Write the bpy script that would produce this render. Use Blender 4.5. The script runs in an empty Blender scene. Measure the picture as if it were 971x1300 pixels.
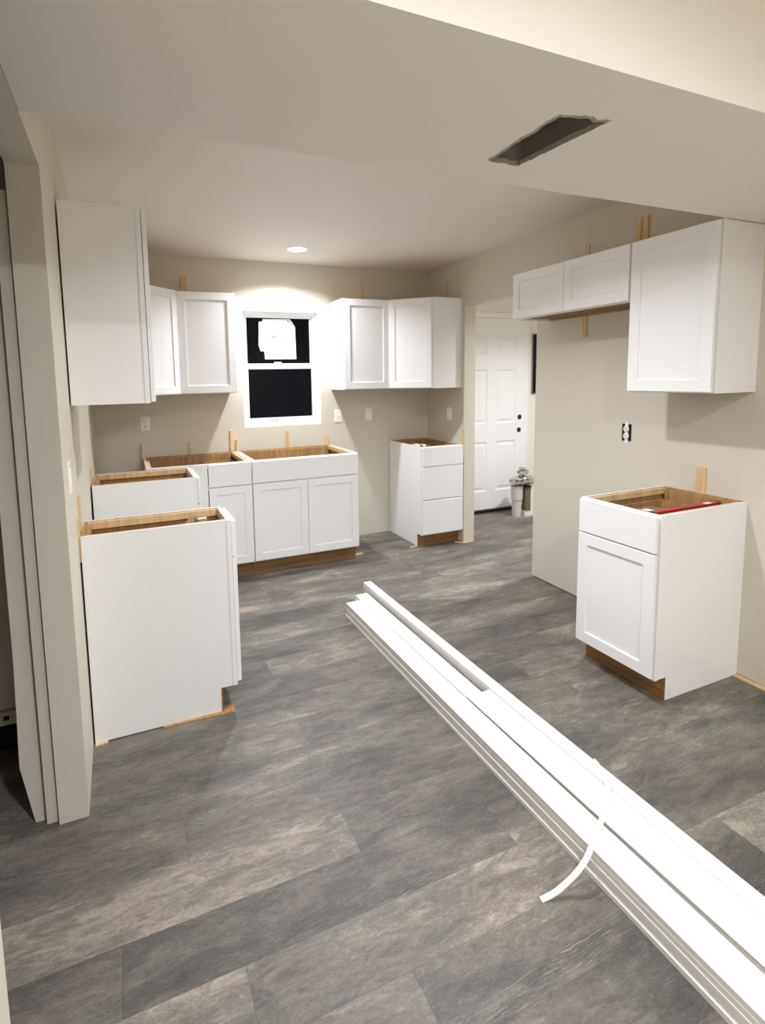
import bpy, bmesh, math, random
from mathutils import Matrix, Vector, noise
random.seed(7)
SC = bpy.context.scene
COL = SC.collection
# ------------------------------------------------------------------ camera
cam = bpy.data.cameras.new('camera'); camo = bpy.data.objects.new('camera', cam); COL.objects.link(camo)
cam.sensor_fit = 'HORIZONTAL'; cam.sensor_width = 36.0
cam.lens = 674.147 / 971 * 36.0
cam.shift_x = (485.5 - 440.234) / 971
cam.shift_y = (553.807 - 650) / 971
cam.clip_start = 0.02
Rv = Vector((0.92128126, -0.38848272, -0.01794495)); Uv = Vector((0.05877876, 0.09348309, 0.99388428)); Fv = Vector((0.38442932, 0.91670175, -0.10895875))
camo.matrix_world = Matrix(((Rv.x, Uv.x, -Fv.x, 0.18918), (Rv.y, Uv.y, -Fv.y, -4.64155), (Rv.z, Uv.z, -Fv.z, 1.53469), (0, 0, 0, 1)))
SC.camera = camo
# ------------------------------------------------------------------ world, exposure
w = bpy.data.worlds.new('night'); SC.world = w; w.use_nodes = True
w.node_tree.nodes['Background'].inputs[0].default_value = (0.004, 0.005, 0.007, 1)
w.node_tree.nodes['Background'].inputs[1].default_value = 1.0
SC.view_settings.view_transform = 'Standard'; SC.view_settings.look = 'None'
SC.view_settings.gamma = 1.0; SC.view_settings.use_curve_mapping = False
SC.view_settings.exposure = 0.36
SC.cycles.diffuse_bounces = 10
LAMP = (1.0, 1.025, 1.10)
SINK_W = 20.0; KITCHEN_W = 20.0; LIVING_W = 36.0; ENTRY_W = 27.0

# ------------------------------------------------------------------ materials
MATS = {}
def s2l(c):
    return tuple(((v / 255) / 12.92 if v / 255 <= .04045 else ((v / 255 + .055) / 1.055) ** 2.4) for v in c) + (1,)
def newmat(name):
    m = bpy.data.materials.new(name); m.use_nodes = True; MATS[name] = m
    return m, m.node_tree, m.node_tree.nodes['Principled BSDF']
def plain(name, rgb, rough=.5, metal=0., spec=.5, bump=0., bscale=200., var=0., vscale=4.):
    m, t, b = newmat(name); c = s2l(rgb)
    b.inputs['Base Color'].default_value = c; b.inputs['Roughness'].default_value = rough; b.inputs['Metallic'].default_value = metal
    b.inputs['Specular IOR Level'].default_value = spec
    g = t.nodes.new('ShaderNodeTexCoord')
    if var:
        n = t.nodes.new('ShaderNodeTexNoise'); n.inputs['Scale'].default_value = vscale; n.inputs['Detail'].default_value = 5
        t.links.new(g.outputs['Object'], n.inputs['Vector'])
        r = t.nodes.new('ShaderNodeMix'); r.data_type = 'RGBA'
        r.inputs['A'].default_value = tuple(v * (1 - var) for v in c[:3]) + (1,); r.inputs['B'].default_value = tuple(min(1, v * (1 + var)) for v in c[:3]) + (1,)
        t.links.new(n.outputs['Fac'], r.inputs['Factor']); t.links.new(r.outputs['Result'], b.inputs['Base Color'])
    if bump:
        n = t.nodes.new('ShaderNodeTexNoise'); n.inputs['Scale'].default_value = bscale; n.inputs['Detail'].default_value = 3
        t.links.new(g.outputs['Object'], n.inputs['Vector'])
        bp = t.nodes.new('ShaderNodeBump'); bp.inputs['Strength'].default_value = bump; bp.inputs['Distance'].default_value = .002
        t.links.new(n.outputs['Fac'], bp.inputs['Height']); t.links.new(bp.outputs['Normal'], b.inputs['Normal'])
    return m
def wood(name, a, c, rough=.6, axis='Z', sc=1.0):
    m, t, b = newmat(name); b.inputs['Roughness'].default_value = rough
    g = t.nodes.new('ShaderNodeTexCoord'); mp = t.nodes.new('ShaderNodeMapping')
    mp.inputs['Scale'].default_value = {'Z': (28 * sc, 28 * sc, 2 * sc), 'X': (2 * sc, 28 * sc, 28 * sc)}[axis]
    t.links.new(g.outputs['Object'], mp.inputs['Vector'])
    n = t.nodes.new('ShaderNodeTexNoise'); n.inputs['Scale'].default_value = 1.5; n.inputs['Detail'].default_value = 6; n.inputs['Distortion'].default_value = .6
    t.links.new(mp.outputs['Vector'], n.inputs['Vector'])
    r = t.nodes.new('ShaderNodeValToRGB'); r.color_ramp.elements[0].position = .3; r.color_ramp.elements[1].position = .7
    r.color_ramp.elements[0].color = s2l(a); r.color_ramp.elements[1].color = s2l(c)
    t.links.new(n.outputs['Fac'], r.inputs['Fac']); t.links.new(r.outputs['Color'], b.inputs['Base Color'])
    return m
def emit(name, rgb, s):
    m, t, b = newmat(name); b.inputs['Base Color'].default_value = (*rgb, 1)
    b.inputs['Emission Color'].default_value = (*rgb, 1); b.inputs['Emission Strength'].default_value = s
    return m
plain('wall_paint', (212, 206, 192), .55, bump=.12, bscale=160, var=.015, vscale=2)
plain('ceiling_paint', (240, 235, 227), .6, bump=.12, bscale=140)
plain('entry_paint', (238, 234, 225), .55)
plain('cab_white', (238, 238, 237), .27, bump=.02, bscale=90)
plain('primed_white', (236, 235, 232), .4, bump=.03, bscale=120)
plain('board_cream', (206, 198, 187), .5, bump=.05, bscale=90)
plain('vinyl_white', (244, 244, 243), .3)
plain('door_white', (243, 243, 242), .35)
plain('black_metal', (14, 13, 12), .35)
plain('void_shade', (26, 25, 24), .6)  # dark grey standing for shade in the lock holes and under the appliance
plain('galvanised', (176, 172, 164), .42, metal=.5, var=.25, vscale=12)
plain('torn_paper', (168, 158, 145), .9, bump=.5, bscale=60, var=.25, vscale=40)
plain('plate_white', (244, 243, 238), .3)
plain('slot_dark', (40, 36, 32), .6)
plain('paper_white', (240, 240, 238), .7, var=.03, vscale=20)
plain('print_grey', (140, 140, 140), .8)
plain('print_dark', (45, 43, 42), .8)
plain('foil', (205, 203, 198), .18, metal=1.0, bump=.4, bscale=30)
plain('bin_white', (214, 213, 209), .45)
plain('olive', (112, 110, 78), .6, var=.15, vscale=10)
plain('level_red', (176, 22, 30), .35)
plain('level_blue', (30, 60, 130), .3)
plain('plastic_white', (236, 236, 232), .4)
plain('cardboard', (150, 122, 92), .85, bump=.3, bscale=60, var=.2, vscale=14)
plain('foam_strip', (236, 234, 226), .45)
plain('appliance_white', (226, 220, 212), .35)
wood('ply_tan', (150, 112, 66), (190, 150, 100), .6)
wood('ply_shaded', (116, 84, 44), (146, 108, 62), .55, axis='X')  # raw tan ply with the shade under the cabinets put into its colour
wood('pine', (206, 172, 122), (232, 205, 160), .65)
def glassmat():
    m, t, b = newmat('glass')
    b.inputs['Base Color'].default_value = (.95, .97, .96, 1); b.inputs['Roughness'].default_value = .0
    b.inputs['Transmission Weight'].default_value = 1.0; b.inputs['IOR'].default_value = 1.14
    return m
glassmat()
emit('lamp_lens', (1, .97, .92), 22.0)
def floormat():
    m, t, b = newmat('vinyl_plank'); N = t.nodes.new; L = t.links.new
    geo = N('ShaderNodeNewGeometry'); oi = N('ShaderNodeObjectInfo')
    at = N('ShaderNodeAttribute'); at.attribute_type = 'OBJECT'; at.attribute_name = 'tone'
    off = N('ShaderNodeVectorMath'); off.operation = 'MULTIPLY'; off.inputs[1].default_value = (31.0, 17.0, 9.0)
    cmb = N('ShaderNodeCombineXYZ')
    for i in range(3): L(oi.outputs['Random'], cmb.inputs[i])
    L(cmb.outputs[0], off.inputs[0])
    add = N('ShaderNodeVectorMath'); add.operation = 'ADD'; L(geo.outputs['Position'], add.inputs[0]); L(off.outputs[0], add.inputs[1])
    def nz(scale, sc, det, dist=0., rough=.55):
        mp = N('ShaderNodeMapping'); mp.inputs['Scale'].default_value = scale; L(add.outputs[0], mp.inputs['Vector'])
        n = N('ShaderNodeTexNoise'); n.inputs['Scale'].default_value = sc; n.inputs['Detail'].default_value = det
        n.inputs['Distortion'].default_value = dist; n.inputs['Roughness'].default_value = rough
        L(mp.outputs[0], n.inputs['Vector']); return n
    big = nz((2.0, 6.0, 1), 1.0, 5, .9)
    bigc = N('ShaderNodeTexNoise'); bigc.inputs['Scale'].default_value = 1.0; bigc.inputs['Detail'].default_value = 5; bigc.inputs['Distortion'].default_value = .8
    mpc = N('ShaderNodeMapping'); mpc.inputs['Scale'].default_value = (1.5, 4.5, 1); L(geo.outputs['Position'], mpc.inputs['Vector']); L(mpc.outputs[0], bigc.inputs['Vector'])
    mid = nz((9, 30, 1), 1.0, 7, 1.0, .7)
    fine = nz((75, 190, 1), 1.0, 6, .3, .85)
    def math_(op, a, bb, c=None):
        k = N('ShaderNodeMath'); k.operation = op
        for i, v in enumerate((a, bb, c)):
            if v is None: continue
            if isinstance(v, (int, float)): k.inputs[i].default_value = v
            else: L(v, k.inputs[i])
        return k.outputs[0]
    f = math_('MULTIPLY_ADD', big.outputs['Fac'], .75, -.375)
    f = math_('MULTIPLY_ADD', bigc.outputs['Fac'], 1.0, f)
    f = math_('SUBTRACT', f, .5)
    f = math_('MULTIPLY_ADD', mid.outputs['Fac'], 1.0, f)
    f = math_('SUBTRACT', f, .175)
    f = math_('MULTIPLY_ADD', fine.outputs['Fac'], .95, f)
    f = math_('ADD', f, at.outputs['Fac'])
    f = math_('SUBTRACT', f, .77)
    r = N('ShaderNodeValToRGB'); e = r.color_ramp.elements
    e[0].position = 0.0; e[0].color = s2l((60, 58, 55)); e[1].position = 1.0; e[1].color = s2l((168, 158, 145))
    k = e.new(.35); k.color = s2l((86, 83, 78)); k = e.new(.65); k.color = s2l((115, 110, 102))
    L(f, r.inputs['Fac'])
    # hue drift: cool green to warm mauve
    hue = nz((2.2, 9, 1), 1.0, 2)
    hm = N('ShaderNodeMix'); hm.data_type = 'RGBA'; hm.inputs['A'].default_value = (.975, 1.01, .985, 1); hm.inputs['B'].default_value = (1.035, .992, .975, 1)
    hr = N('ShaderNodeMapRange'); hr.inputs['From Min'].default_value = .35; hr.inputs['From Max'].default_value = .65
    L(hue.outputs['Fac'], hr.inputs['Value']); L(hr.outputs[0], hm.inputs['Factor'])
    mul = N('ShaderNodeMix'); mul.data_type = 'RGBA'; mul.blend_type = 'MULTIPLY'; mul.inputs['Factor'].default_value = 1
    L(r.outputs['Color'], mul.inputs['A']); L(hm.outputs['Result'], mul.inputs['B'])
    # pale cerused grain: thin distorted lines, only in patches
    mp = N('ShaderNodeMapping'); mp.inputs['Scale'].default_value = (2.2, 11, 1); L(add.outputs[0], mp.inputs['Vector'])
    wv = N('ShaderNodeTexWave'); wv.wave_type = 'BANDS'; wv.bands_direction = 'Y'; wv.inputs['Scale'].default_value = 4.2; wv.inputs['Distortion'].default_value = 16; wv.inputs['Detail'].default_value = 2.5; wv.inputs['Detail Scale'].default_value = .7
    L(mp.outputs[0], wv.inputs['Vector'])
    wl = N('ShaderNodeMapRange'); wl.inputs['From Min'].default_value = .80; wl.inputs['From Max'].default_value = .98; L(wv.outputs['Fac'], wl.inputs['Value'])
    pt = nz((1.5, 6, 1), 1.0, 2); pr = N('ShaderNodeMapRange'); pr.inputs['From Min'].default_value = .54; pr.inputs['From Max'].default_value = .66; L(pt.outputs['Fac'], pr.inputs['Value'])
    br = nz((14, 190, 1), 1.0, 3); b2 = N('ShaderNodeMapRange'); b2.inputs['From Min'].default_value = .42; b2.inputs['From Max'].default_value = .62; L(br.outputs['Fac'], b2.inputs['Value'])
    g = math_('MULTIPLY', wl.outputs[0], pr.outputs[0]); g = math_('MULTIPLY', g, b2.outputs[0]); g = math_('MULTIPLY', g, .38)
    gm = N('ShaderNodeMix'); gm.data_type = 'RGBA'; gm.inputs['B'].default_value = s2l((196, 192, 184)); L(g, gm.inputs['Factor']); L(mul.outputs['Result'], gm.inputs['A'])
    sp = nz((230, 330, 1), 1.0, 2, 0, .6); sr = N('ShaderNodeMapRange'); sr.inputs['From Min'].default_value = .63; sr.inputs['From Max'].default_value = .74; L(sp.outputs['Fac'], sr.inputs['Value'])
    sg = math_('MULTIPLY', sr.outputs[0], .30)
    sm = N('ShaderNodeMix'); sm.data_type = 'RGBA'; sm.inputs['B'].default_value = s2l((186, 180, 170)); L(sg, sm.inputs['Factor']); L(gm.outputs['Result'], sm.inputs['A'])
    L(sm.outputs['Result'], b.inputs['Base Color'])
    b.inputs['Roughness'].default_value = .48; b.inputs['Specular IOR Level'].default_value = .45
    bp = N('ShaderNodeBump'); bp.inputs['Strength'].default_value = .12; bp.inputs['Distance'].default_value = .001
    L(fine.outputs['Fac'], bp.inputs['Height']); L(bp.outputs['Normal'], b.inputs['Normal'])
floormat()

# ------------------------------------------------------------------ mesh helpers
def bx(bm, x0, x1, y0, y1, z0, z1):
    v = [bm.verts.new((x, y, z)) for z in (z0, z1) for y in (y0, y1) for x in (x0, x1)]
    for f in ((0, 2, 3, 1), (4, 5, 7, 6), (0, 1, 5, 4), (2, 6, 7, 3), (0, 4, 6, 2), (1, 3, 7, 5)):
        bm.faces.new([v[i] for i in f])
    return v
def prism(bm, pts, axis, a, b):
    """extrude a 2D outline between a and b along axis; 2D coordinates are the other two axes in order"""
    def P(p, t):
        return {'x': (t, p[0], p[1]), 'y': (p[0], t, p[1]), 'z': (p[0], p[1], t)}[axis]
    A = [bm.verts.new(P(p, a)) for p in pts]; B = [bm.verts.new(P(p, b)) for p in pts]
    n = len(pts)
    bm.faces.new(A); bm.faces.new(B[::-1])
    for i in range(n): bm.faces.new((A[i], B[i], B[(i + 1) % n], A[(i + 1) % n]))
def lathe(bm, prof, c=(0, 0, 0), n=24, axis='z'):
    rings = []
    for r, h in prof:
        ring = []
        for i in range(n):
            a = 2 * math.pi * i / n; p = (r * math.cos(a), r * math.sin(a), h)
            if axis == 'y': p = (p[0], -h, p[1])
            ring.append(bm.verts.new((c[0] + p[0], c[1] + p[1], c[2] + p[2])))
        rings.append(ring)
    for q, s in zip(rings, rings[1:]):
        for i in range(n): bm.faces.new((q[i], q[(i + 1) % n], s[(i + 1) % n], s[i]))
    bm.faces.new(rings[0][::-1]); bm.faces.new(rings[-1])
def obj(name, bm, mat, parent=None, bev=0., smooth=False):
    if bev: bmesh.ops.bevel(bm, geom=list(bm.edges), offset=bev, segments=1, affect='EDGES', profile=.5)
    bmesh.ops.recalc_face_normals(bm, faces=list(bm.faces))
    me = bpy.data.meshes.new(name); bm.to_mesh(me); bm.free()
    if smooth:
        for p in me.polygons: p.use_smooth = True
    me.materials.append(MATS[mat])
    o = bpy.data.objects.new(name, me); COL.objects.link(o)
    if parent is not None: o.parent = parent
    return o
def box(name, x0, x1, y0, y1, z0, z1, mat, parent=None, bev=0.):
    bm = bmesh.new(); bx(bm, x0, x1, y0, y1, z0, z1); return obj(name, bm, mat, parent, bev)
def tag(o, label, cat, group=None):
    o['label'] = label; o['category'] = cat
    if group: o['group'] = group
    return o
def thing(name, label, cat, loc=(0, 0, 0), rz=0., group=None):
    o = bpy.data.objects.new(name, None); COL.objects.link(o); o.location = loc; o.rotation_euler = (0, 0, rz); o.empty_display_size = .1
    return tag(o, label, cat, group)
def struct(o): o['kind'] = 'structure'; return o

# ------------------------------------------------------------------ room shell
WX = 3.029; HC = 2.554; S = 2.2074
YB0, YB1 = -3.71, -3.045        # dropped beam, near and far edge
YE = -7.2                        # end of the near room
def xr(y): return 3.029 + .0150 * y        # slightly out of square right wall
def xl(y): return -.008 - .010 * (y + 2.677)  # left wall face
def skewbox(bm, f0, f1, y0, y1, z0, z1):
    vs = []
    for z in (z0, z1):
        for y in (y0, y1):
            for fx in (f0, f1): vs.append(bm.verts.new((fx(y), y, z)))
    for f in ((0, 2, 3, 1), (4, 5, 7, 6), (0, 1, 5, 4), (2, 6, 7, 3), (0, 4, 6, 2), (1, 3, 7, 5)): bm.faces.new([vs[i] for i in f])
floor = struct(box('floor', -2.6, 5.3, YE - .1, .35, -.12, -.004, 'slot_dark'))
# planks run along x in rows 0.185 deep
PITCH = .185; LEN = 1.2
known = {0: (.40, {0: .68}), 2: (.817, {0: .66}), -1: (.796, {0: .62, 2: .72}), 5: (2.03, {0: .42}), 6: (1.185, {1: .44}), 12: (1.186, {0: .62}), 1: (.10, {1: .36}), 3: (.3, {}), 4: (-.25, {})}
prow = random.Random(11); pm = {}
for r in range(-20, 21):
    y0 = -3.57 + PITCH * r; y1 = y0 + PITCH
    if y1 > .34: y1 = .34
    if y0 > .3 or y0 < YE: continue
    if r in known: xo, tones = known[r]
    else: xo, tones = prow.uniform(0, LEN), {}
    k0 = math.floor((-2.4 - xo) / LEN)
    for k in range(k0, 8):
        a, b = xo + (k - 1) * LEN, xo + k * LEN     # plank index k ends at xo + k*LEN
        a = max(a, -2.4); b = min(b, 5.25)
        if b - a < .03: continue
        if y1 < -3.9 and a > 3.0: continue
        if y0 > .12 and b < 3.0: continue
        if y0 > -.95 and b < -.1: continue
        if y1 < -2.75 and a > 3.1: continue
        key = (round(b - a, 3), round(y1 - y0, 3))
        if key not in pm:
            bm = bmesh.new(); g = .00025
            bx(bm, g, b - a - g, g, y1 - y0 - g, -.004, 0.0)
            p = obj('plank', bm, 'vinyl_plank', floor); pm[key] = p.data
        else:
            p = bpy.data.objects.new('plank', pm[key]); COL.objects.link(p); p.parent = floor
        p.location = (a, y0, 0)
        p['tone'] = tones.get(k, min(.66, max(.36, prow.gauss(.49, .05))))

bm = bmesh.new()   # back wall with window opening
WX0, WX1, WZ0, WZ1 = 1.162, 1.883, 1.114, 2.142
bx(bm, -.12, WX0, 0, .14, -.002, HC + .1); bx(bm, WX1, 3.03, 0, .14, -.002, HC + .1)
bx(bm, WX0, WX1, 0, .14, -.002, WZ0); bx(bm, WX0, WX1, 0, .14, WZ1, HC + .1)
struct(obj('wall_back', bm, 'wall_paint'))
bm = bmesh.new()   # left kitchen wall, free end towards the near room, and header over the side opening
skewbox(bm, lambda y: -.102, xl, -2.677, 0.0, -.002, HC + .1)
struct(obj('wall_left', bm, 'wall_paint'))
bm = bmesh.new(); bx(bm, -.102, -.008, -3.850, -2.677, S, HC + .1)
struct(obj('wall_left_header', bm, 'wall_paint'))
bm = bmesh.new(); bx(bm, -.102, -.008, YE, -3.850, -.002, 2.75)
struct(obj('wall_left_near', bm, 'wall_paint'))
bm = bmesh.new()   # right wall with opening to the entry
YO0, YO1, ZO = -1.552, -.642, 2.154
skewbox(bm, xr, lambda y: xr(y) + .115, YO1, .2, -.002, 2.75)
skewbox(bm, xr, lambda y: xr(y) + .115, YO0, YO1, ZO, 2.75)
skewbox(bm, xr, lambda y: xr(y) + .115, YE, YO0, .007, 2.75)
struct(obj('wall_right', bm, 'wall_paint'))
struct(box('ceiling', -.12, 3.05, YB1 - .02, .02, HC, HC + .1, 'ceiling_paint'))
struct(box('ceiling_near', -.12, 3.05, YE, YB0 + .02, 2.62, 2.72, 'ceiling_paint'))
struct(box('wall_near', -2.4, 3.1, YE - .1, YE, -.002, 2.75, 'wall_paint'))
# dropped beam with the cut-out for a register
HOLE = [(1.291, -3.205), (1.32, -3.197), (1.352, -3.206), (1.38, -3.198), (1.410, -3.203), (1.414, -3.26), (1.42, -3.33), (1.421, -3.40), (1.430, -3.46), (1.437, -3.530),
        (1.40, -3.522), (1.36, -3.527), (1.325, -3.519), (1.283, -3.507), (1.280, -3.47), (1.286, -3.41), (1.282, -3.35), (1.289, -3.28)]
bm = bmesh.new()
def beam_mesh(bm):
    x0, x1 = -.009, 3.0; zt = 2.72
    o = [bm.verts.new(p) for p in ((x0, YB0, S), (x1, YB0, S), (x1, YB1 - .012, S), (x0, YB1, S))]
    h = [bm.verts.new((x, y, S)) for x, y in HOLE]
    ed = [bm.edges.new((o[i], o[(i + 1) % 4])) for i in range(4)] + [bm.edges.new((h[i], h[(i + 1) % len(h)])) for i in range(len(h))]
    bmesh.ops.triangle_fill(bm, use_beauty=True, edges=ed)
    t = [bm.verts.new((v.co.x, v.co.y, zt)) for v in o]
    for i in range(4): bm.faces.new((o[i], o[(i + 1) % 4], t[(i + 1) % 4], t[i]))
    bm.faces.new(t)
    h2 = [bm.verts.new((x, y, S + .013)) for x, y in HOLE]
    for i in range(len(h)): bm.faces.new((h[i], h[(i + 1) % len(h)], h2[(i + 1) % len(h)], h2[i]))
beam_mesh(bm)
beam = struct(obj('ceiling_beam', bm, 'ceiling_paint'))
bm = bmesh.new()   # torn paper lip round the cut
prn = random.Random(3)
pts = []
for i in range(len(HOLE)):
    a, b = Vector(HOLE[i]), Vector(HOLE[(i + 1) % len(HOLE)])
    for k in range(4): pts.append(a.lerp(b, k / 4) + Vector((prn.uniform(-.0025, .0025), prn.uniform(-.0025, .0025))))
cx, cy = 1.355, -3.36
o = [bm.verts.new((p.x + (p.x - cx) * .045 * prn.uniform(.2, 1.5), p.y + (p.y - cy) * .03 * prn.uniform(.1, 1.4), S - .0006)) for p in pts]
i_ = [bm.verts.new((p.x - (p.x - cx) * .06, p.y - (p.y - cy) * .03, S - prn.uniform(.001, .005))) for p in pts]
u_ = [bm.verts.new((v.co.x, v.co.y, S + .010)) for v in i_]
n = len(pts)
for q in range(n):
    bm.faces.new((o[q], o[(q + 1) % n], i_[(q + 1) % n], i_[q])); bm.faces.new((i_[q], i_[(q + 1) % n], u_[(q + 1) % n], u_[q]))
obj('torn_edge', bm, 'torn_paper', beam)
duct = thing('duct_boot', 'galvanised sheet metal duct boot inside the ragged hole in the beam', 'duct', (0, 0, S + .013))
def slab(name, pts, mat, parent, z0, z1, th=.0015):
    bm = bmesh.new(); prism(bm, pts, 'z', z0, z1); return obj(name, bm, mat, parent)
dx0, dx1, dy0, dy1 = 1.281, 1.434, -3.53, -3.199
box('side_sheet', dx0 - .002, dx0, dy0, dy1, 0, .26, 'galvanised', duct); box('side_sheet', dx1, dx1 + .002, dy0, dy1, 0, .26, 'galvanised', duct)
box('end_sheet', dx0, dx1, dy0 - .002, dy0, 0, .26, 'galvanised', duct); box('end_sheet', dx0, dx1, dy1, dy1 + .002, 0, .26, 'galvanised', duct)
box('top_sheet', dx0, dx1, dy0, dy1, .26, .262, 'galvanised', duct)
box('flange_rib', dx0, dx0 + .006, dy0, dy1, .11, .118, 'galvanised', duct)
box('flange_rib', dx1 - .004, dx1, dy0, dy1, .10, .106, 'galvanised', duct)
# side room on the left, unlit
struct(box('wall_side_far', -2.5, -.102, -1.0, -.9, -.002, 2.75, 'wall_paint'))
struct(box('wall_side_left', -2.5, -2.4, YE, -1.0, -.002, 2.75, 'wall_paint'))
struct(box('ceiling_side', -2.5, -.102, YE, -.9, 2.5, 2.6, 'ceiling_paint'))
# entry room on the right
bm = bmesh.new()
for q in ((3.14, 4.53, -.002, 2.7), (5.03, 5.2, -.002, 2.7), (4.53, 5.03, -.002, 1.31), (4.53, 5.03, 2.0, 2.7)): bx(bm, q[0], q[1], .198, .32, q[2], q[3])
struct(obj('wall_entry_back', bm, 'entry_paint'))
struct(box('wall_entry_right', 5.2, 5.3, -2.6, .32, -.002, 2.7, 'entry_paint'))
struct(box('wall_entry_near', 3.12, 5.3, -2.7, -2.6, -.002, 2.7, 'entry_paint'))
struct(box('ceiling_entry', 3.12, 5.3, -2.7, .32, 2.5, 2.6, 'entry_paint'))

# ------------------------------------------------------------------ lamps
def recessed(x, y, z, power, label, group=None, spread=140, off='_offscreen'):
    t = thing('recessed_light' + off, label, 'ceiling light', (x, y, z), 0, group)
    bm = bmesh.new(); lathe(bm, [(.084, .001), (.084, -.004), (.076, -.007), (.071, -.004), (.071, .001)], n=40); obj('trim_ring', bm, 'vinyl_white', t, smooth=False)
    bm = bmesh.new(); lathe(bm, [(.0705, -.001), (.0705, -.0055), (.03, -.0075)], n=40); obj('lens' + off, bm, 'lamp_lens', t)
    ld = bpy.data.lights.new('lamp' + off, 'AREA'); ld.shape = 'DISK'; ld.size = .115; ld.energy = power; ld.color = LAMP
    lo = bpy.data.objects.new('lamp' + off, ld); COL.objects.link(lo); lo.parent = t; lo.location = (0, 0, -.012); ld.spread = math.radians(spread)
recessed(1.524, -.511, HC, SINK_W, 'round white recessed light in the kitchen ceiling above the window', off='')
recessed(1.40, -2.59, HC, KITCHEN_W, 'round white recessed light in the kitchen ceiling hidden behind the dropped beam')
recessed(.80, -5.09, 2.62, LIVING_W, 'round recessed light in the near room ceiling nearer the dropped beam', 'near room ceiling lights', 167)
recessed(1.7, -6.46, 2.62, LIVING_W, 'round recessed light in the near room ceiling by the rear wall', 'near room ceiling lights', 167)
recessed(4.15, -1.35, 2.5, ENTRY_W, 'round recessed light in the entry ceiling in front of the paneled door')

# ------------------------------------------------------------------ cabinets
T = .114
def shaker(parent, x0, x1, z0, z1, yf, st=.058, th=.019):
    """shaker door whose outer face lies at y = -(yf+th): stiles and rails, recessed panel as sub-part"""
    bm = bmesh.new(); ya, yb = -yf - th, -yf
    # frame as one ring with mitre-free corners and a small inner step
    def ring(xa, xb, za, zb, y): return [bm.verts.new(p) for p in ((xa, y, za), (xb, y, za), (xb, y, zb), (xa, y, zb))]
    c = .0016
    o0 = ring(x0, x1, z0, z1, yb); o1 = ring(x0, x1, z0, z1, ya + c); o2 = ring(x0 + c, x1 - c, z0 + c, z1 - c, ya)
    i2 = ring(x0 + st - c, x1 - st + c, z0 + st - c, z1 - st + c, ya); i1 = ring(x0 + st, x1 - st, z0 + st, z1 - st, ya + c); i0 = ring(x0 + st, x1 - st, z0 + st, z1 - st, yb)
    for A, B in ((o0, o1), (o1, o2), (o2, i2), (i2, i1), (i1, i0), (i0, o0)):
        for k in range(4): bm.faces.new((A[k], A[(k + 1) % 4], B[(k + 1) % 4], B[k]))
    d = obj('door', bm, 'cab_white', parent)
    box('door_panel', x0 + st - .004, x1 - st + .004, ya + .0085, yb - .002, z0 + st - .004, z1 - st + .004, 'cab_white', d)
    return d
def front(parent, x0, x1, z0, z1, yf, th=.019, name='drawer_front'):
    bm = bmesh.new(); bx(bm, x0, x1, -yf - th, -yf, z0, z1); return obj(name, bm, 'cab_white', parent, .002)
def base_cab(name, label, loc, rz, w, h, fronts, d=.61, group='base cabinets', drawer=True, cleats=True):
    t = thing(name, label, 'cabinet', loc, rz, group)
    fd = d - .02
    for x0 in (.0025, w - .0185):
        bm = bmesh.new(); prism(bm, [(0, 0), (-(d - .076), 0), (-(d - .076), T), (-fd, T), (-fd, h), (0, h)], 'x', x0, x0 + .016)
        o = obj('side_panel', bm, 'cab_white', t)
        tan = .0185 if x0 < .01 else x0 - .0012
        # raw wood inner face
        box('inner_lining', tan, tan + .0012, -fd, -.013, T, h - .0005, 'ply_tan', o)
    box('back_panel', .016, w - .016, -.012, 0, .02, h, 'ply_tan', t)
    box('bottom_panel', .0172, w - .0172, -fd, -.012, T, T + .014, 'ply_tan', t)
    box('toe_kick', 0.001, w - .001, -(d - .076) - .008, -(d - .076), .0, T, 'ply_shaded', t)
    if cleats:
        for x0 in (.0172, w - .0172 - .022): box('top_cleat', x0, x0 + .022, -fd + .002, -.014, h - .035, h - .004, 'pine', t)
    box('rear_rail', .04, w - .04, -.03, -.0125, h - .11, h - .012, 'ply_tan', t)
    # face frame
    bm = bmesh.new()
    for a, b, za, zb in ((0, .035, T, h), (w - .035, w, T, h), (.035, w - .035, h - .035, h), (.035, w - .035, T, T + .035), (.035, w - .035, h - .20, h - .17)):
        bx(bm, a, b, -d, -fd, za, zb)
    obj('face_frame', bm, 'cab_white', t)
    for kind, x0, x1, z0, z1 in fronts:
        if kind == 'door': shaker(t, x0, x1, z0, z1, d + .003)
        elif kind == 'filler': front(t, x0, x1, z0, z1, d, .004, 'filler_strip')
        else:
            f = front(t, x0, x1, z0, z1, d + .003)
            if drawer:
                bm = bmesh.new(); a, b = max(x0 + .03, .045), min(x1 - .03, w - .045); zb, zt = z0 + .03, z1 - .055
                for q in ((a, a + .012, -fd + .01, -.06), (b - .012, b, -fd + .01, -.06), (a + .012, b - .012, -.072, -.06), (a + .012, b - .012, -fd + .01, -fd + .022)): bx(bm, *q, zb, zt)
                bx(bm, a + .012, b - .012, -fd + .022, -.072, zb, zb + .006)
                obj('drawer_box', bm, 'ply_tan', t)
    return t
def std(w, h, n=1, m=.010):
    """drawer front over one or two doors"""
    L = [('drawer', m, w - m, h - .174, h - .006)]
    z0, z1 = T + .012, h - .182
    if n == 1: L.append(('door', m, w - m, z0, z1))
    else: L += [('door', m, w / 2 - .0015, z0, z1), ('door', w / 2 + .0015, w - m, z0, z1)]
    return L
H90 = math.pi / 2
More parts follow.
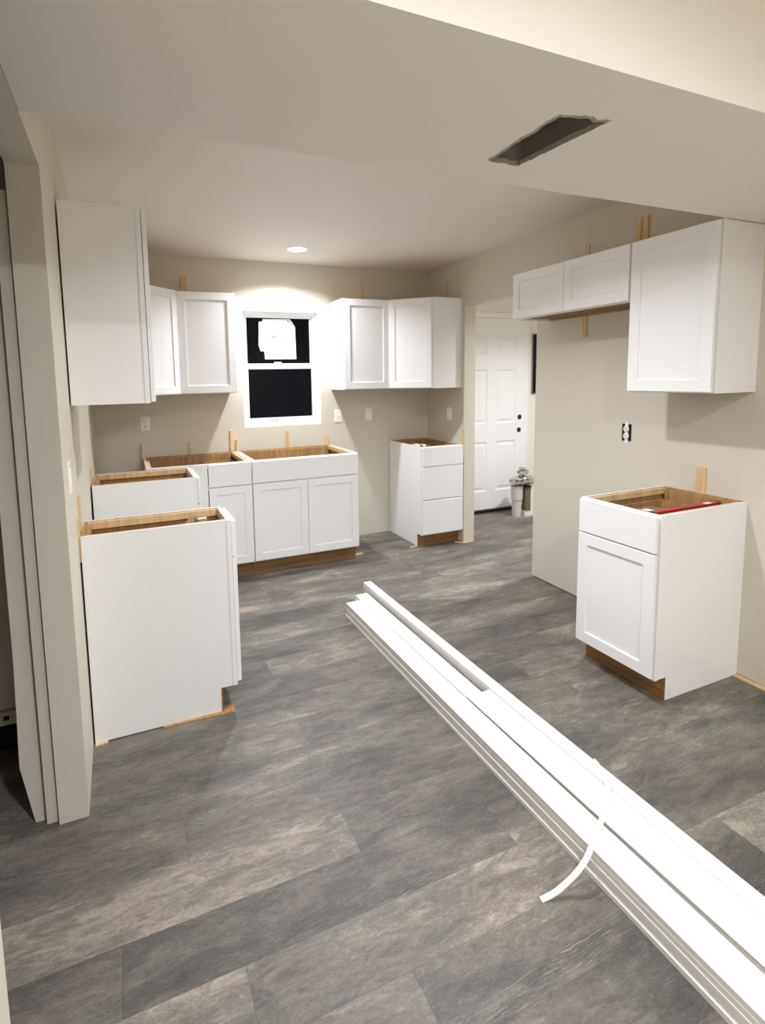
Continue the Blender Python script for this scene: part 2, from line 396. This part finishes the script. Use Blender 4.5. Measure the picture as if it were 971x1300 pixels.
# left run (fronts face +x)
b1 = base_cab('base_cabinet', 'narrow white base cabinet with wide blank side, standing at the free end of left wall', (-.004, -2.276, .006), H90, .2865, .902, std(.2865, .902))
b2 = base_cab('base_cabinet', 'white base cabinet on left wall between range gap and corner cabinet', (-.012, -1.162, .003), H90, .448, .914, std(.448, .914))
# back run
wc = 1.067 - .312
bc = base_cab('corner_base_cabinet', 'white blind corner base cabinet with one drawer beside the sink cabinet', (.312, -.0255, 0), 0, wc, .916,
              [('filler', .036, .738 - .312, T, .916), ('drawer', .742 - .312, wc - .004, .916 - .176, .910), ('door', .742 - .312, wc - .004, T + .012, .916 - .182)])
sk = base_cab('sink_base_cabinet', 'wide white two-door sink base cabinet with open top below the window', (1.0685, -.0255, 0), 0, .892, .9165, std(.892, .9165, 2, .004), drawer=False)
wd = 3.018 - 2.5847; h = .9166
dr = base_cab('drawer_base_cabinet', 'narrow white base cabinet with three plain drawers in the far right corner', (2.5847, -.008, 0), 0, wd, h,
              [('drawer', .006, wd - .006, h - .175, h - .006), ('drawer', .006, wd - .006, h - .476, h - .183), ('drawer', .006, wd - .006, T + .012, h - .484)], cleats=False)
# right wall
rb = base_cab('base_cabinet', 'white single-door base cabinet standing alone on right wall with red level inside', (2.9865, -2.593, 0), -H90, .456, .894, std(.456, .894))

def wall_cab(name, label, loc, rz, w, h, n=1, d=.305, m=.006, group='wall cabinets'):
    t = thing(name, label, 'cabinet', loc, rz, group); fd = d - .02
    for x0 in (.0025, w - .0185): box('side_panel', x0, x0 + .016, -fd, 0, 0, h, 'cab_white', t, .0008)
    box('top_panel', .016, w - .016, -fd, 0, h - .016, h - .001, 'ply_tan', t)
    box('bottom_panel', .016, w - .016, -fd, -.006, .012, .026, 'ply_shaded', t)
    box('back_panel', .016, w - .016, -.006, 0, .0, h - .016, 'ply_tan', t)
    bm = bmesh.new()
    for a, b, za, zb in ((0, .035, 0, h), (w - .035, w, 0, h), (.035, w - .035, h - .035, h), (.035, w - .035, 0, .035)): bx(bm, a, b, -d, -fd, za, zb)
    obj('face_frame', bm, 'cab_white', t)
    z0, z1 = .006, h - .004
    d += .003
    if n == 1: shaker(t, m, w - m, z0, z1, d)
    else:
        shaker(t, m, w / 2 - .0015, z0, z1, d); shaker(t, w / 2 + .0015, w - m, z0, z1, d)
    return t
U0, U1 = 1.4314, 2.2211
u1 = wall_cab('wall_cabinet', 'white wall cabinet with blank side near free end of left wall', (-.006, -2.213, 1.4425), H90, .30, .8065)
l2 = wall_cab('wall_cabinet', 'white wall cabinet to the left of the window', (.604, -.004, U0), 0, .450, U1 - U0)
r1 = wall_cab('wall_cabinet', 'white wall cabinet to the right of the window', (1.982, -.004, U0), 0, .4515, U1 - U0)
fr = wall_cab('fridge_wall_cabinet', 'short white two-door wall cabinet over the fridge space on right wall', (2.990, -1.685, 1.906), -H90, .9115, 2.2072 - 1.906, 2)
ru = wall_cab('wall_cabinet', 'large white wall cabinet on right wall above the lone base cabinet', (2.9875, -2.598, 1.4335), -H90, .453, 2.207 - 1.4335, m=.008)
def diag_cab(label, x, s, h, e=.60, d=.305):
    """corner cabinet with a 45 degree front; s=+1 left corner, -1 right corner (mirrored in x)"""
    t = thing('corner_wall_cabinet', label, 'cabinet', (x, -.004, U0), 0, 'wall cabinets')
    foot = [(0, 0), (e, 0), (e, -d), (d, -e), (0, -e)]
    M = lambda pts: [(s * a, b) for a, b in pts]
    q = .016
    def pr(name, pts, z0, z1, mat, par=t):
        bm = bmesh.new(); prism(bm, M(pts), 'z', z0, z1); return obj(name, bm, mat, par)
    inner = [(q, -q), (e - q, -q), (e - q, -d + .002), (d - .002, -e + q), (q, -e + q)]
    pr('top_panel', inner, h - .016, h - .001, 'ply_tan'); pr('bottom_panel', inner, .010, .026, 'ply_shaded')
    pr('side_panel', [(e - q, 0), (e, 0), (e, -d), (e - q, -d)], 0, h, 'cab_white'); pr('side_panel', [(0, -e), (d, -e), (d, -e + q), (0, -e + q)], 0, h, 'cab_white')
    pr('back_panel', [(q, 0), (e - q, 0), (e - q, -.006), (q, -.006)], 0, h - .016, 'ply_tan'); pr('back_panel', [(0, 0), (.006, 0), (.006, -e + q), (0, -e + q)], 0, h - .016, 'ply_tan')
    # diagonal face: local frame along the diagonal
    a = Vector((d, -e)); b = Vector((e, -d)); L = (b - a).length
    ang = math.radians(45)
    f = bpy.data.objects.new('angled_front', None)
    bm = bmesh.new()
    for xa, xb, za, zb in ((0, .035, 0, h), (L - .035, L, 0, h), (.035, L - .035, h - .035, h), (.035, L - .035, 0, .035)): bx(bm, xa, xb, -.004, .012, za, zb)
    ff = obj('face_frame', bm, 'cab_white', t)
    if s > 0: ff.location = (a.x, a.y, 0); ff.rotation_euler = (0, 0, ang)
    else: ff.location = (-b.x, b.y, 0); ff.rotation_euler = (0, 0, -ang)
    dd = shaker(t, .012, L - .012, .006, h - .004, .004)
    dd.location = ff.location; dd.rotation_euler = ff.rotation_euler
    bpy.data.objects.remove(f)
    return t
diag_cab('white angled corner wall cabinet in the far left corner', -.03, 1, U1 - U0, .63, .315)
diag_cab('white angled corner wall cabinet in the far right corner by the entry opening', WX - .003, -1, U1 - U0, .597, .305)

# ------------------------------------------------------------------ window over the sink
win = bpy.data.objects.new('window_1', None); COL.objects.link(win); win.location = (WX0, 0, WZ0); struct(win)
ww, wh = WX1 - WX0, WZ1 - WZ0
def frame4(name, x0, x1, z0, z1, b, y0, y1, mat, par, bb=None, bt=None):
    bm = bmesh.new(); bb = bb or b; bt = bt or b
    bx(bm, x0, x0 + b, y0, y1, z0, z1); bx(bm, x1 - b, x1, y0, y1, z0, z1); bx(bm, x0 + b, x1 - b, y0, y1, z0, z0 + bb); bx(bm, x0 + b, x1 - b, y0, y1, z1 - bt, z1)
    return obj(name, bm, mat, par)
frame4('jamb_lining', .0, ww, .0, wh, .012, .001, .14, 'vinyl_white', win)
frame4('window_frame', .012, ww - .012, .012, wh - .012, .03, .055, .12, 'vinyl_white', win)
up = frame4('upper_sash', .042, ww - .042, .53, wh - .042, .024, .085, .11, 'vinyl_white', win, bb=.03, bt=.018)
box('pane', .064, ww - .064, .095, .100, .558, wh - .056, 'glass', up)
lo = frame4('lower_sash', .036, ww - .036, .03, .562, .028, .06, .085, 'vinyl_white', win, bb=.046, bt=.048)
box('pane', .062, ww - .062, .070, .075, .074, .518, 'glass', lo)
bm = bmesh.new(); bx(bm, .30, .37, .052, .062, .562, .575); obj('sash_lock', bm, 'vinyl_white', lo, .002)
# paper stickers
st = thing('paper_sheet', 'white paper sheet with curled corners stuck on upper window pane', 'paper', (0, 0, 0))
pp = [(1.345, 2.045), (1.375, 2.048), (1.380, 2.072), (1.63, 2.076), (1.655, 2.04), (1.678, 2.008), (1.684, 1.716), (1.390, 1.716), (1.386, 1.786), (1.352, 1.788), (1.336, 1.84)]
bm = bmesh.new(); prism(bm, pp, 'y', .0915, .094); obj('sheet', bm, 'paper_white', st)
prn = random.Random(5)
for i in range(9):
    z = 2.03 - i * .027; x = 1.352 + prn.uniform(0, .01)
    box('print_line', x, x + prn.uniform(.02, .05), .0908, .0915, z, z + .004, 'print_grey', st)
for (x, z, ww_, hh) in ((1.42, 2.03, .10, .006), (1.45, 1.96, .06, .004), (1.45, 1.90, .05, .03), (1.56, 1.872, .035, .016), (1.60, 1.875, .06, .004), (1.41, 1.80, .02, .014), (1.44, 1.74, .12, .003), (1.50, 1.83, .08, .003)):
    box('print_block', x, x + ww_, .0908, .0915, z, z + hh, 'print_grey', st)
bm = bmesh.new(); prism(bm, [(1.628, 2.066), (1.672, 2.006), (1.640, 2.036), (1.612, 2.052)], 'y', .084, .0875); obj('curled_corner', bm, 'print_grey', st)
box('fold_mark', 1.606, 1.618, .088, .0915, 2.052, 2.064, 'print_dark', st)
lab = thing('sticker', 'small printed sticker hanging at the bottom of the window frame', 'sticker', (0, 0, 0))
box('sheet', 1.385, 1.500, .0525, .0545, 1.127, 1.180, 'paper_white', lab)
for i in range(7): box('print_line', 1.412, 1.495, .0518, .0525, 1.133 + i * .0065, 1.1355 + i * .0065, 'print_grey', lab)
box('print_bar', 1.389, 1.396, .0518, .0525, 1.130, 1.176, 'print_grey', lab)

# ------------------------------------------------------------------ entry door and its surroundings
door = bpy.data.objects.new('door_1', None); COL.objects.link(door); door.location = (3.50, .198, 0); struct(door)
DW, DH = .91, 2.155
bm = bmesh.new()
px = [(.115, .395), (.515, .795)]; pz = [(.24, .80), (1.00, 1.60), (1.76, 1.98)]
xs = [0] + [v for p in px for v in p] + [DW]; zs = [.035] + [v for p in pz for v in p] + [DH]
for i in range(5):
    for j in range(7):
        if i % 2 == 1 and j % 2 == 1: continue
        bx(bm, xs[i], xs[i + 1], -.03, .0, zs[j], zs[j + 1])
obj('door_slab', bm, 'door_white', door)
for a, b in px:
    for c, d_ in pz:
        bm = bmesh.new()
        def rg(m, y): return [bm.verts.new(p) for p in ((a + m, y, c + m), (b - m, y, c + m), (b - m, y, d_ - m), (a + m, y, d_ - m))]
        R = [rg(0, -.03), rg(.014, -.020), rg(.028, -.020), rg(.05, -.027)]
        for A, B in zip(R, R[1:]):
            for k in range(4): bm.faces.new((A[k], A[(k + 1) % 4], B[(k + 1) % 4], B[k]))
        bm.faces.new(R[-1]); obj('raised_panel', bm, 'door_white', door)
for nm, x, z in (('lock_bore', .838, .912), ('lock_bore', .845, 1.058)):
    bm = bmesh.new(); lathe(bm, [(.028, 0), (.028, .003), (.025, .004)], n=24, axis='y'); k = obj(nm, bm, 'void_shade', door); k.location = (x, -.03, z)  # flat dark discs stand for the shaded depth of the holes
box('threshold', -.02, DW + .02, -.06, 0, 0, .033, 'black_metal', door)
bm = bmesh.new(); bx(bm, DW + .003, DW + .06, -.022, 0, 0, DH + .06); bx(bm, -.06, -.003, -.022, 0, 0, DH + .06); bx(bm, -.003, DW + .003, -.022, 0, DH + .004, DH + .06)
obj('door_casing', bm, 'door_white', door)
w2 = bpy.data.objects.new('window_2', None); COL.objects.link(w2); w2.location = (4.53, .198, 1.31); struct(w2)
frame4('window_frame', .0, .5, .0, .69, .012, -.012, 0, 'print_grey', w2)
box('pane', .012, .488, -.006, -.001, .012, .678, 'glass', w2)
# bin with foil insulation sticking out
tb = thing('waste_bin', 'white plastic bin standing on the floor by the entry door', 'bin', (4.082, -.115, 0))
bm = bmesh.new(); lathe(bm, [(.046, 0), (.052, .17), (.053, .175), (.060, .19), (.064, .325), (.068, .327), (.068, .335), (.058, .335), (.045, .02), (.02, .02)], n=28); obj('tub', bm, 'bin_white', tb, smooth=False)
def crumple(bm, c, r, sc, seed, amp=.35):
    bmesh.ops.create_icosphere(bm, subdivisions=3, radius=1.0)
    for v in bm.verts:
        p = v.co.normalized(); nz = noise.noise(p * 2.3 + Vector((seed, 0, 0))) * amp + abs(noise.noise(p * 5 + Vector((0, seed, 0)))) * amp * .7
        p = p * (1 + nz); v.co = Vector((c[0] + p.x * r * sc[0], c[1] + p.y * r * sc[1], c[2] + p.z * r * sc[2]))
bm = bmesh.new(); crumple(bm, (4.155, -.13, .392), .085, (1.7, 1.0, .6), 2.2, .34); tag(obj('foil_sheet', bm, 'foil'), 'crumpled silver foil sheet spilling over the white bin', 'foil')
bm = bmesh.new(); crumple(bm, (4.155, -.12, .485), .048, (1.2, .8, 1.0), 7.1, .5); tag(obj('foil_bag', bm, 'foil'), 'small twisted silver bag on top of the crumpled foil', 'foil')
ob = thing('olive_box', 'olive green upright carton on pale boards right of the white bin', 'box', (4.192, -.14, .06))
box('carton_body', -.035, .035, -.03, .03, 0, .27, 'olive', ob, .002); box('carton_lid', -.036, .036, -.031, .031, .255, .275, 'slot_dark', ob)
for i in range(3): tag(box('board_offcut', 4.152, 4.232, -.17 + i * .004, -.08, .0 + i * .02, .018 + i * .02, 'primed_white'), ('pale board offcut lying on the entry floor under the olive carton', 'pale board offcut in the middle of the small pile by the bin', 'pale board offcut topmost in the small pile under olive carton')[i], 'board', 'board offcuts by the bin')
tag(box('white_plank', 4.236, 4.275, -.16, -.142, 0, .335, 'primed_white'), 'short white plank standing upright beside the olive carton', 'plank')

# ------------------------------------------------------------------ outlets and switches
def plate(name, label, loc, rz, kind):
    t = thing(name, label, 'outlet' if kind in ('duplex', 'bare') else 'switch', loc, rz, 'wall plates' if kind != 'bare' else None)
    if kind != 'bare': 
        bm = bmesh.new(); bx(bm, -.036, .036, -.006, .0005, -.058, .058); obj('cover_plate', bm, 'plate_white', t, .002)
    else:
        frame4('box_rim', -.032, .032, -.052, .052, .003, -.002, .0005, 'print_dark', t); box('box_void', -.029, .029, -.0015, .0005, -.049, .049, 'black_metal', t)
        box('yoke', -.011, .011, -.004, -.0015, -.064, .064, 'plate_white', t)
    if kind in ('duplex', 'bare'):
        for z in (-.0215, .0215):
            bm = bmesh.new(); lathe(bm, [(.0185, .0), (.0185, .004), (.016, .006)], n=20, axis='y'); f = obj('receptacle', bm, 'plate_white', t); f.location = (0, -.005, z)
            for x in (-.0065, .0065): box('slot', x - .0014, x + .0014, -.0066, -.0056, -.001, .009, 'slot_dark', f)
            box('slot', -.0025, .0025, -.0066, -.0056, -.011, -.006, 'slot_dark', f)
    elif kind == 'toggle':
        box('toggle_recess', -.006, .006, -.0068, -.005, -.012, .012, 'plate_white', t); bm = bmesh.new(); bx(bm, -.004, .004, -.016, -.006, .001, .010); obj('toggle', bm, 'plate_white', t, .001)
    else:
        box('rocker', -.0165, .0165, -.009, -.005, -.033, .033, 'plate_white', t, .001)
    for z in (-.042, .042):
        if kind != 'bare': box('screw', -.002, .002, -.0066, -.0055, z - .002, z + .002, 'print_grey', t)
plate('wall_outlet', 'white duplex outlet low on back wall left of the window', (.347, 0, 1.191), 0, 'duplex')
plate('light_switch', 'white toggle switch plate on back wall directly right of window', (2.049, 0, 1.181), 0, 'toggle')
plate('light_switch', 'white rocker switch plate on back wall below right wall cabinet', (2.365, 0, 1.182), 0, 'rocker')
plate('light_switch', 'white switch plate on right wall beside the far corner', (xr(-.402), -.402, 1.185), -H90, 'rocker')
plate('wall_outlet', 'uncovered outlet in dark open box on the bare right wall', (xr(-2.346), -2.346, 1.176), -H90, 'bare')
plate('light_switch', 'white switch plate on left wall above the narrow base cabinet', (xl(-2.45), -2.47, 1.19), H90, 'rocker')

# ------------------------------------------------------------------ wood shims
def shim(label, x0, x1, y0, y1, z0, z1, taper=True):
    bm = bmesh.new(); vs = bx(bm, x0, x1, y0, y1, z0, z1)
    tag(obj('wood_shim', bm, 'pine'), label, 'shim', 'wood shims')
def bshim(label, x, z0, z1, wd=.035, th=.008, y1=-.0005): shim(label, x - wd / 2, x + wd / 2, y1 - th, y1, z0, z1)
def rshim(label, y, z0, z1, wd=.035, th=.008): f = xr(y) - .0005; shim(label, f - th, f, y - wd / 2, y + wd / 2, z0, z1)
bshim('pine shim above the wall cabinet left of window, against back wall', .70, 2.20, 2.385, .045, .012, -.0003)
bshim('pine shim above the wall cabinet right of window, against back wall', 2.32, 2.20, 2.448, .032)
rshim('pine shim above the far right corner wall cabinet', -.361, 2.20, 2.40, .03)
rshim('short pine shim above the fridge wall cabinet', -2.005, 2.19, 2.354, .03)
rshim('pine shim above junction of fridge cabinet and large wall cabinet, farther of the pair', -2.375, 2.19, 2.417, .032)
rshim('pine shim above junction of fridge cabinet and large wall cabinet, nearer of the pair', -2.425, 2.19, 2.422, .032, .014)
rshim('pine shim hanging below the fridge wall cabinet', -2.002, 1.772, 1.93, .032)
rshim('pine shim behind the lone base cabinet on right wall', -2.817, .80, 1.034, .045, .010)
rshim('thin pine shim on right wall behind the three-drawer cabinet', -.625, .80, 1.059, .03)
bshim('tall pine shim behind gap between corner and sink base cabinets', 1.043, .85, 1.098, .030, .012)
bshim('short pine shim beside the tall shim left of sink cabinet', 1.088, .85, 1.02, .018, .02)
bshim('pine shim behind middle of the sink base cabinet', 1.545, .85, 1.067, .032)
bshim('pine shim behind right part of the sink base cabinet', 1.93, .85, 1.006, .045)
bshim('short pine shim behind the corner base cabinet', .685, .85, 1.02, .02)
shim('thin pine shim on edge at left end of corner base cabinet', .303, .311, -.04, -.004, .80, 1.02)
def lshim(label, y, z0, z1, wd, th): f = xl(y) + .0005; shim(label, f, f + th, y - wd / 2, y + wd / 2, z0, z1)
lshim('taller pine shim between left wall and the narrow base cabinet', -2.14, .80, 1.06, .04, .007)
lshim('shorter pine shim between left wall and the narrow base cabinet', -2.25, .80, .985, .03, .006)
lshim('pine shim between left wall and the base cabinet by the corner', -1.05, .80, 1.02, .04, .010)
def fshim(label, pts, z0, z1, mat='pine'):
    bm = bmesh.new(); prism(bm, pts, 'z', z0, z1); tag(obj('wood_shim', bm, mat), label, 'shim', 'wood shims')
fshim('pale shim on floor poking out under right end of sink cabinet', [(1.93, -.545), (2.055, -.52), (2.055, -.50), (1.93, -.50)], 0, .005)
fshim('pale shim on floor at front left foot of three-drawer cabinet', [(2.50, -.575), (2.60, -.545), (2.60, -.525), (2.50, -.555)], 0, .005)
fshim('pale shim on floor between three-drawer cabinet and wall end', [(2.95, -.60), (3.01, -.668), (3.03, -.66), (2.98, -.59)], 0, .006)
fshim('pale shim on floor against the wall end by the entry opening', [(3.02, -.665), (3.13, -.655), (3.13, -.645), (3.02, -.645)], 0, .006)
fshim('pale shim under back corner of the narrow base cabinet', [(-.004, -2.29), (.045, -2.285), (.045, -2.24), (-.004, -2.24)], 0, .0062)
fshim('brown wood shim under the toe of the narrow base cabinet', [(.27, -2.284), (.585, -2.296), (.585, -2.23), (.27, -2.262)], 0, .0065, 'ply_tan')
bm = bmesh.new(); bx(bm, xr(-3.3) - .030, xr(-3.3) - .001, -4.4, -3.035, 0.0, .007); tag(obj('wood_strip', bm, 'pine'), 'long pale wood strip on floor along right wall beside the lone cabinet', 'wood strip')

# ------------------------------------------------------------------ things inside open cabinets
lv = thing('spirit_level', 'red spirit level with white ends lying inside the lone base cabinet', 'level', (2.44, -2.955, .812), math.radians(0))
bm = bmesh.new(); prism(bm, [(-.014, 0), (.014, 0), (.014, .008), (.005, .012), (.005, .062), (.014, .066), (.014, .075), (-.014, .075), (-.014, .066), (-.005, .062), (-.005, .012), (-.014, .008)], 'x', 0, .46); obj('rail', bm, 'level_red', lv)
box('vial_window', .20, .26, -.0055, .0055, .03, .0755, 'olive', lv)
box('end_cap', -.004, 0, -.015, .015, 0, .076, 'black_metal', lv); box('end_cap', .46, .464, -.015, .015, 0, .076, 'black_metal', lv)
box('white_mark', .36, .41, -.012, .012, .075, .0755, 'plastic_white', lv)
bl = thing('blue_packet', 'small blue and white packet beside the red level', 'packet', (2.440, -2.925, .822), math.radians(8))
bm = bmesh.new(); bx(bm, 0, .08, 0, .05, 0, .055); obj('wrap', bm, 'level_blue', bl, .006); box('white_label', .03, .07, .004, .046, .055, .0556, 'plastic_white', bl)
bl2 = thing('grey_panel', 'flat grey-brown board lying inside the lone base cabinet', 'board', (2.50, -2.90, .800), math.radians(8))
box('board_sheet', 0, .34, 0, .2, 0, .012, 'cardboard', bl2, .001)
cb = thing('cardboard_piece', 'crumpled brown cardboard inside the narrow base cabinet', 'cardboard', (.47, -2.12, .852), math.radians(10))
bm = bmesh.new(); bmesh.ops.create_grid(bm, x_segments=10, y_segments=8, size=.5)
for v in bm.verts: v.co = Vector((v.co.x * .14, v.co.y * .12, .02 + .035 * noise.noise(v.co * 3.3) + .02 * v.co.x))
bmesh.ops.solidify(bm, geom=list(bm.faces), thickness=.003); obj('sheet', bm, 'cardboard', cb)
bm = bmesh.new(); bx(bm, .01, .05, -.01, .004, .035, .04); obj('white_tape', bm, 'plastic_white', cb)
pa = thing('paper_packet', 'pale paper packet lying inside the three-drawer cabinet', 'packet', (2.74, -.28, .876), math.radians(20))
bm = bmesh.new(); bmesh.ops.create_grid(bm, x_segments=8, y_segments=6, size=.5)
for v in bm.verts: v.co = Vector((v.co.x * .2, v.co.y * .14, .012 + .02 * noise.noise(v.co * 4)))
bmesh.ops.solidify(bm, geom=list(bm.faces), thickness=.004); obj('sheet', bm, 'paper_white', pa)

# ------------------------------------------------------------------ trim boards on the floor
def board(label, x0, x1, y0, y1, z0, z1, skew=0., mould=False, wedge=.0012):
    """long primed board; y0 far end, y1 near end; skew shifts the near end in x"""
    bm = bmesh.new()
    if not mould: prof = [(x0, z0), (x1, z0), (x1, z1), (x0, z1)]
    else:
        r = .0075; cxm, czm = x0 + r, z0 + r + .004
        prof = [(x0 + .002, z0), (x1, z0), (x1, z1), (x0 + .022, z1), (x0 + .019, z1 - .004), (x0 + .016, z1 - .003)]
        prof += [(x0 + .008 + .0085 * math.cos(a), z1 - .006 + .0065 * math.sin(a)) for a in [math.radians(d) for d in (60, 90, 120, 150, 180, 210)]]
    prism(bm, prof, 'y', y1, y0)
    for v in bm.verts:
        t = (v.co.y - y0) / (y1 - y0); v.co.x += skew * t
    o = obj('trim_board', bm, 'primed_white', None, 0 if mould else wedge)
    return tag(o, label, 'trim board', 'primed trim boards on the floor')
ordn = ['bottom', 'second lowest', 'middle', 'second highest', 'top']
rn = random.Random(9); th = .019
offs = [-.002, .004, .000, .004, .002]
for i in range(5):
    board('long white primed trim board, %s of the left stack on the floor' % ordn[i], 1.436 + offs[i], 1.538 + offs[i] * .5, -1.60 + rn.uniform(-.008, .004), -5.25, i * th, (i + 1) * th - .0004, -.02 + rn.uniform(-.004, .004))
for i in range(4):
    board('long white primed trim board, %s of the middle stack on the floor' % ['bottom', 'second lowest', 'second highest', 'top full-length'][i], 1.552 + rn.uniform(-.002, .002), 1.640 + rn.uniform(-.002, .002), -1.49 + rn.uniform(-.004, .006), -5.15, i * .0205, (i + 1) * .0205 - .0004, -.008)
board('wide white casing with rounded edge lying on top of the middle stack', 1.543, 1.663, -2.765, -5.1, .082, .097, .006, True)
for i in range(5):
    board('long white primed trim board, %s of the narrow right stack on the floor' % ordn[i], 1.667 + rn.uniform(-.002, .002) + (.006 if i in (1, 2) else 0), 1.720 + rn.uniform(-.002, .002), -1.375 + rn.uniform(-.004, .004), -5.0, i * .0222, (i + 1) * .0222 - .0004, -.002)
# packing strip draped over the stacks
pts = [(1.728, -3.285, .070), (1.733, -3.300, .100), (1.715, -3.325, .1145), (1.680, -3.385, .116), (1.640, -3.435, .113), (1.56, -3.49, .105), (1.48, -3.535, .104), (1.43, -3.560, .100), (1.395, -3.575, .088), (1.355, -3.580, .064), (1.315, -3.575, .036), (1.275, -3.570, .016), (1.232, -3.562, .004)]
cv = bpy.data.curves.new('tmp', 'CURVE'); cv.dimensions = '3D'
def catmull(P, n=8):
    out = []
    for i in range(len(P) - 1):
        p0, p1, p2, p3 = (Vector(P[max(0, min(len(P) - 1, j))]) for j in (i - 1, i, i + 1, i + 2))
        for k in range(n):
            t = k / n; out.append(.5 * ((2 * p1) + (p2 - p0) * t + (2 * p0 - 5 * p1 + 4 * p2 - p3) * t * t + (3 * p1 - p0 - 3 * p2 + p3) * t ** 3))
    out.append(Vector(P[-1])); return out
bpy.data.curves.remove(cv)
path = catmull(pts); bm = bmesh.new(); prev = None
for i, p in enumerate(path):
    tg = (path[min(i + 1, len(path) - 1)] - path[max(i - 1, 0)]).normalized()
    side = Vector((0, 1, .25)); side = (side - tg * side.dot(tg)).normalized(); up = side.cross(tg).normalized()
    if up.z < 0: up = -up
    hw, ht = .0085, .0022
    ring = [bm.verts.new(p + side * a * hw + up * b * ht) for a, b in ((-1, -.6), (-.7, 1), (0, .55), (.7, 1), (1, -.6), (0, -1))]
    if prev:
        for k in range(6): bm.faces.new((prev[k], prev[(k + 1) % 6], ring[(k + 1) % 6], ring[k]))
    else: bm.faces.new(ring)
    prev = ring
bm.faces.new(prev)
tag(obj('packing_strip', bm, 'foam_strip'), 'curved white flexible strip draped across the trim boards to the floor', 'strip')

# ------------------------------------------------------------------ left opening: leaning boards and white appliance
bm = bmesh.new(); prism(bm, [(-.142, 0.001), (-.107, 0.001), (-.107, 2.13), (-.142, 2.13)], 'y', -2.660, -2.638)
tag(obj('standing_board', bm, 'board_cream', None, .001), 'tall narrow white board standing right against the free end of left wall', 'board')
bm = bmesh.new(); prism(bm, [(-.180, 0.001), (-.147, 0.001), (-.147, 2.10), (-.200, 2.10), (-.204, .6), (-.214, .22)], 'y', -2.634, -2.615)
tag(obj('standing_board', bm, 'board_cream', None, .001), 'tall white board with clipped lower corner standing behind the narrow board', 'board')
ap = thing('upright_appliance', 'tall white appliance on added dark shade block with printed strip along its lower edge', 'appliance', (-.62, -2.0, 0))
bm = bmesh.new(); bx(bm, -.36, .41, -.28, .33, .245, 1.75); obj('cabinet_body', bm, 'appliance_white', ap, .006)
k = box('kick_strip', -.36, .41, -.285, -.2, .184, .241, 'appliance_white', ap, .002)
for i, (a, b) in enumerate(((.298, .318), (.324, .330), (.333, .337), (.340, .345), (.348, .352))): box('print_mark', a - .0, b - .0, -.2855, -.2848, .205 if i == 0 else .212, .224 if i == 0 else .220, 'print_dark' if i == 0 else 'print_grey', k)
box('shade_block', -.34, .39, -.15, .3, 0.0, .245, 'void_shade', ap)  # added dark block, stands for the shaded gap below the raised body
